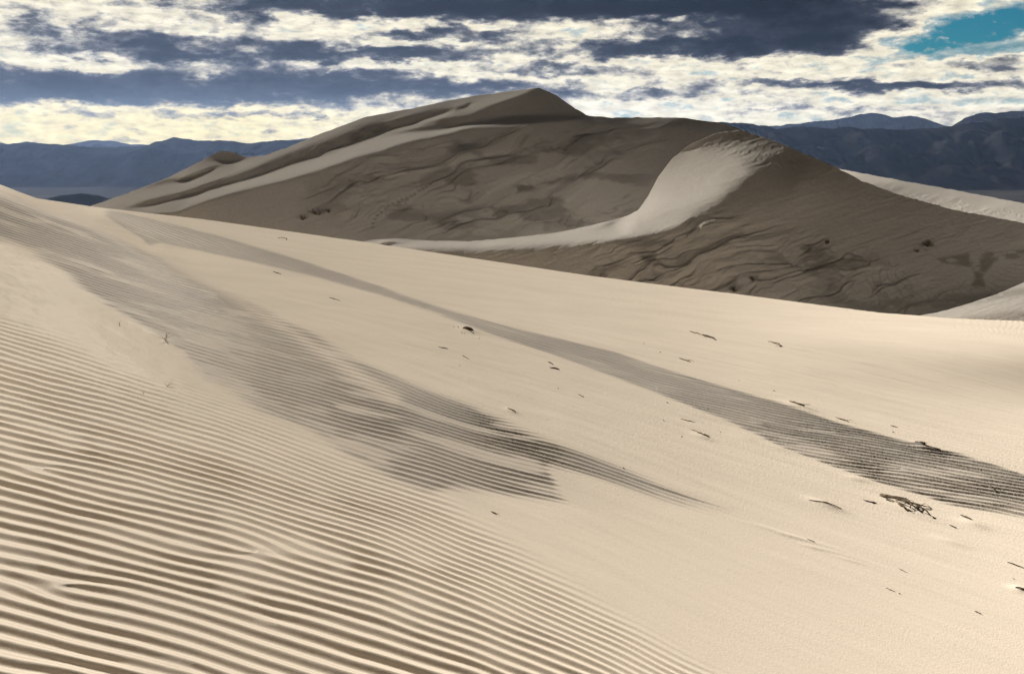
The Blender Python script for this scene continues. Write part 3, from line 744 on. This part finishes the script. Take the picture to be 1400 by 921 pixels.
# cloud banks: photo centre, half-width, half-height, strength
BANKS = [(560,4,330,20,.62),(330,25,60,14,.25),(1080,28,190,34,.62),(1180,40,80,20,.25),(930,66,210,13,.55),(1100,72,110,10,.3),(250,122,330,24,.60),(60,118,120,22,.2),(500,112,120,16,.3),
         (190,62,190,20,.40),(330,85,120,14,.3),(80,30,70,16,.25),(600,48,110,9,.45),(560,76,110,10,.45),(420,70,80,14,.25),(760,95,90,8,.35),(700,120,120,9,.30),(1230,118,180,7,.42),(1060,114,110,7,.35),(900,128,110,8,.28),
         (1330,90,80,9,.30),(850,12,120,16,.35),(640,20,120,14,.35),(1000,5,200,14,.3),(330,158,180,5,.22),(1150,150,200,5,.2)]
dens = None
for (a, b, rx, ry, s) in BANKS:
    X, T = px2ray(a, b); X2, _ = px2ray(a + rx, b); _, T2 = px2ray(a, b - ry)
    a0 = math.degrees(math.atan(X)); e0 = math.degrees(math.atan(T / math.sqrt(1 + X * X)))
    ra = abs(math.degrees(math.atan(X2)) - a0); re = abs(math.degrees(math.atan(T2 / math.sqrt(1 + X * X))) - e0)
    dx = mth(nt, 'MULTIPLY', mth(nt, 'SUBTRACT', azw, a0), 1 / ra); dy = mth(nt, 'MULTIPLY', mth(nt, 'SUBTRACT', elw, e0), 1 / re)
    r2 = mth(nt, 'ADD', mth(nt, 'MULTIPLY', dx, dx), mth(nt, 'MULTIPLY', mth(nt, 'MULTIPLY', dy, dy), mth(nt, 'MULTIPLY', dy, dy)))
    g = mth(nt, 'MULTIPLY', mth(nt, 'EXPONENT', mth(nt, 'MULTIPLY', r2, -1.0)), s)
    dens = g if dens is None else mth(nt, 'ADD', dens, g)
gap = None
for (a, b, rx, ry, s) in [(1370,34,140,34,.55),(1275,52,80,24,.38),(1225,74,60,9,.25),(880,155,60,8,.1)]:
    X, T = px2ray(a, b); X2, _ = px2ray(a + rx, b); _, T2 = px2ray(a, b - ry)
    a0 = math.degrees(math.atan(X)); e0 = math.degrees(math.atan(T / math.sqrt(1 + X * X)))
    ra = abs(math.degrees(math.atan(X2)) - a0); re = abs(math.degrees(math.atan(T2 / math.sqrt(1 + X * X))) - e0)
    dx = mth(nt, 'MULTIPLY', mth(nt, 'SUBTRACT', azw, a0), 1 / ra); dy = mth(nt, 'MULTIPLY', mth(nt, 'SUBTRACT', elw, e0), 1 / re)
    g = mth(nt, 'MULTIPLY', mth(nt, 'EXPONENT', mth(nt, 'MULTIPLY', mth(nt, 'ADD', mth(nt, 'MULTIPLY', dx, dx), mth(nt, 'MULTIPLY', dy, dy)), -1.0)), s)
    gap = g if gap is None else mth(nt, 'ADD', gap, g)
hi = mth(nt, 'MULTIPLY', mth(nt, 'MULTIPLY_ADD', eld, 0.12, -1.0, True), 0.8)     # unseen cloud added overhead to cut the fill light
nz = mth(nt, 'ADD', mth(nt, 'MULTIPLY', mth(nt, 'SUBTRACT', n1, 0.5), 1.15), mth(nt, 'MULTIPLY', mth(nt, 'SUBTRACT', n2, 0.5), 0.5))
d = mth(nt, 'ADD', mth(nt, 'ADD', mth(nt, 'ADD', dens, 0.18), hi), nz)
back = mth(nt, 'MULTIPLY', mth(nt, 'MULTIPLY_ADD', sep.outputs[1], -1.5, 0.3, True), 0.6)  # unseen dark cloud added behind the viewer to lower the fill
gap = mth(nt, 'MULTIPLY', gap, mth(nt, 'MULTIPLY_ADD', n2, 2.6, -0.3, True))
d = mth(nt, 'SUBTRACT', mth(nt, 'ADD', d, back), gap, None, True)
K = 1.0
cl = ramp(nt, d, [(0.0, (.56, .60, .56)), (0.15, (.90, .83, .63)), (0.27, (.86, .79, .62)), (0.38, (.48, .46, .41)), (0.50, (.14, .145, .16)), (0.64, (.030, .036, .053)), (0.95, (.004, .007, .013))])
warm = mth(nt, 'MULTIPLY', mth(nt, 'MULTIPLY_ADD', azd, -1 / 18, 0.15, True), mth(nt, 'MULTIPLY_ADD', eld, -0.35, 1.4, True))
cover = ramp(nt, mth(nt, 'ADD', mth(nt, 'SUBTRACT', mth(nt, 'ADD', mth(nt, 'MULTIPLY', nz, .8), dens), gap), mth(nt, 'MULTIPLY_ADD', warm, 0.35, 0.42)), [(0.02, (0, 0, 0)), (0.34, (1, 1, 1))])
SKYGAIN = 2.7
cl = mixc(nt, warm, cl, (0.98, 0.86, 0.48), 'MULTIPLY')
v3 = nd(nt, 'ShaderNodeCombineXYZ', inp={0: mth(nt, 'MULTIPLY', azd, 0.5), 1: mth(nt, 'MULTIPLY', eld, 1.6), 2: 9.0})
n3 = nd(nt, 'ShaderNodeTexNoise', inp={'Vector': v3.outputs[0], 'Scale': 2.0, 'Detail': 4.0, 'Roughness': 0.5}).outputs[0]
over = mth(nt, 'MULTIPLY_ADD', eld, 0.06, -0.7, True)
cl = mixc(nt, over, cl, (0.62, 0.92, 1.0), 'MULTIPLY')  # unseen upper sky tinted blue to cool the shaded slopes
clg = nd(nt, 'ShaderNodeVectorMath', operation='SCALE', inp={0: cl, 'Scale': mth(nt, 'MULTIPLY', mth(nt, 'MULTIPLY', mth(nt, 'MULTIPLY_ADD', n3, 1.2, 0.4), mth(nt, 'MULTIPLY_ADD', sep.outputs[1], 1.6, 0.35, True)), SKYGAIN)})  # clouds behind the viewer also dimmed to weaken their fill
skt = mixc(nt, 1.0, sky.outputs[0], (0.012, 0.085, 0.115), 'MULTIPLY')
colr = mixc(nt, cover, skt, clg.outputs[0])
bg = nd(nt, 'ShaderNodeBackground', inp={'Color': colr, 'Strength': 0.06})
nd(nt, 'ShaderNodeOutputWorld', inp={'Surface': bg.outputs[0]})

# ------------------------------------------------------------------ view
vs_ = scene.view_settings
vs_.view_transform = 'Standard'; vs_.look = 'None'; vs_.gamma = 1.0; vs_.use_curve_mapping = False
vs_.exposure = 2.6
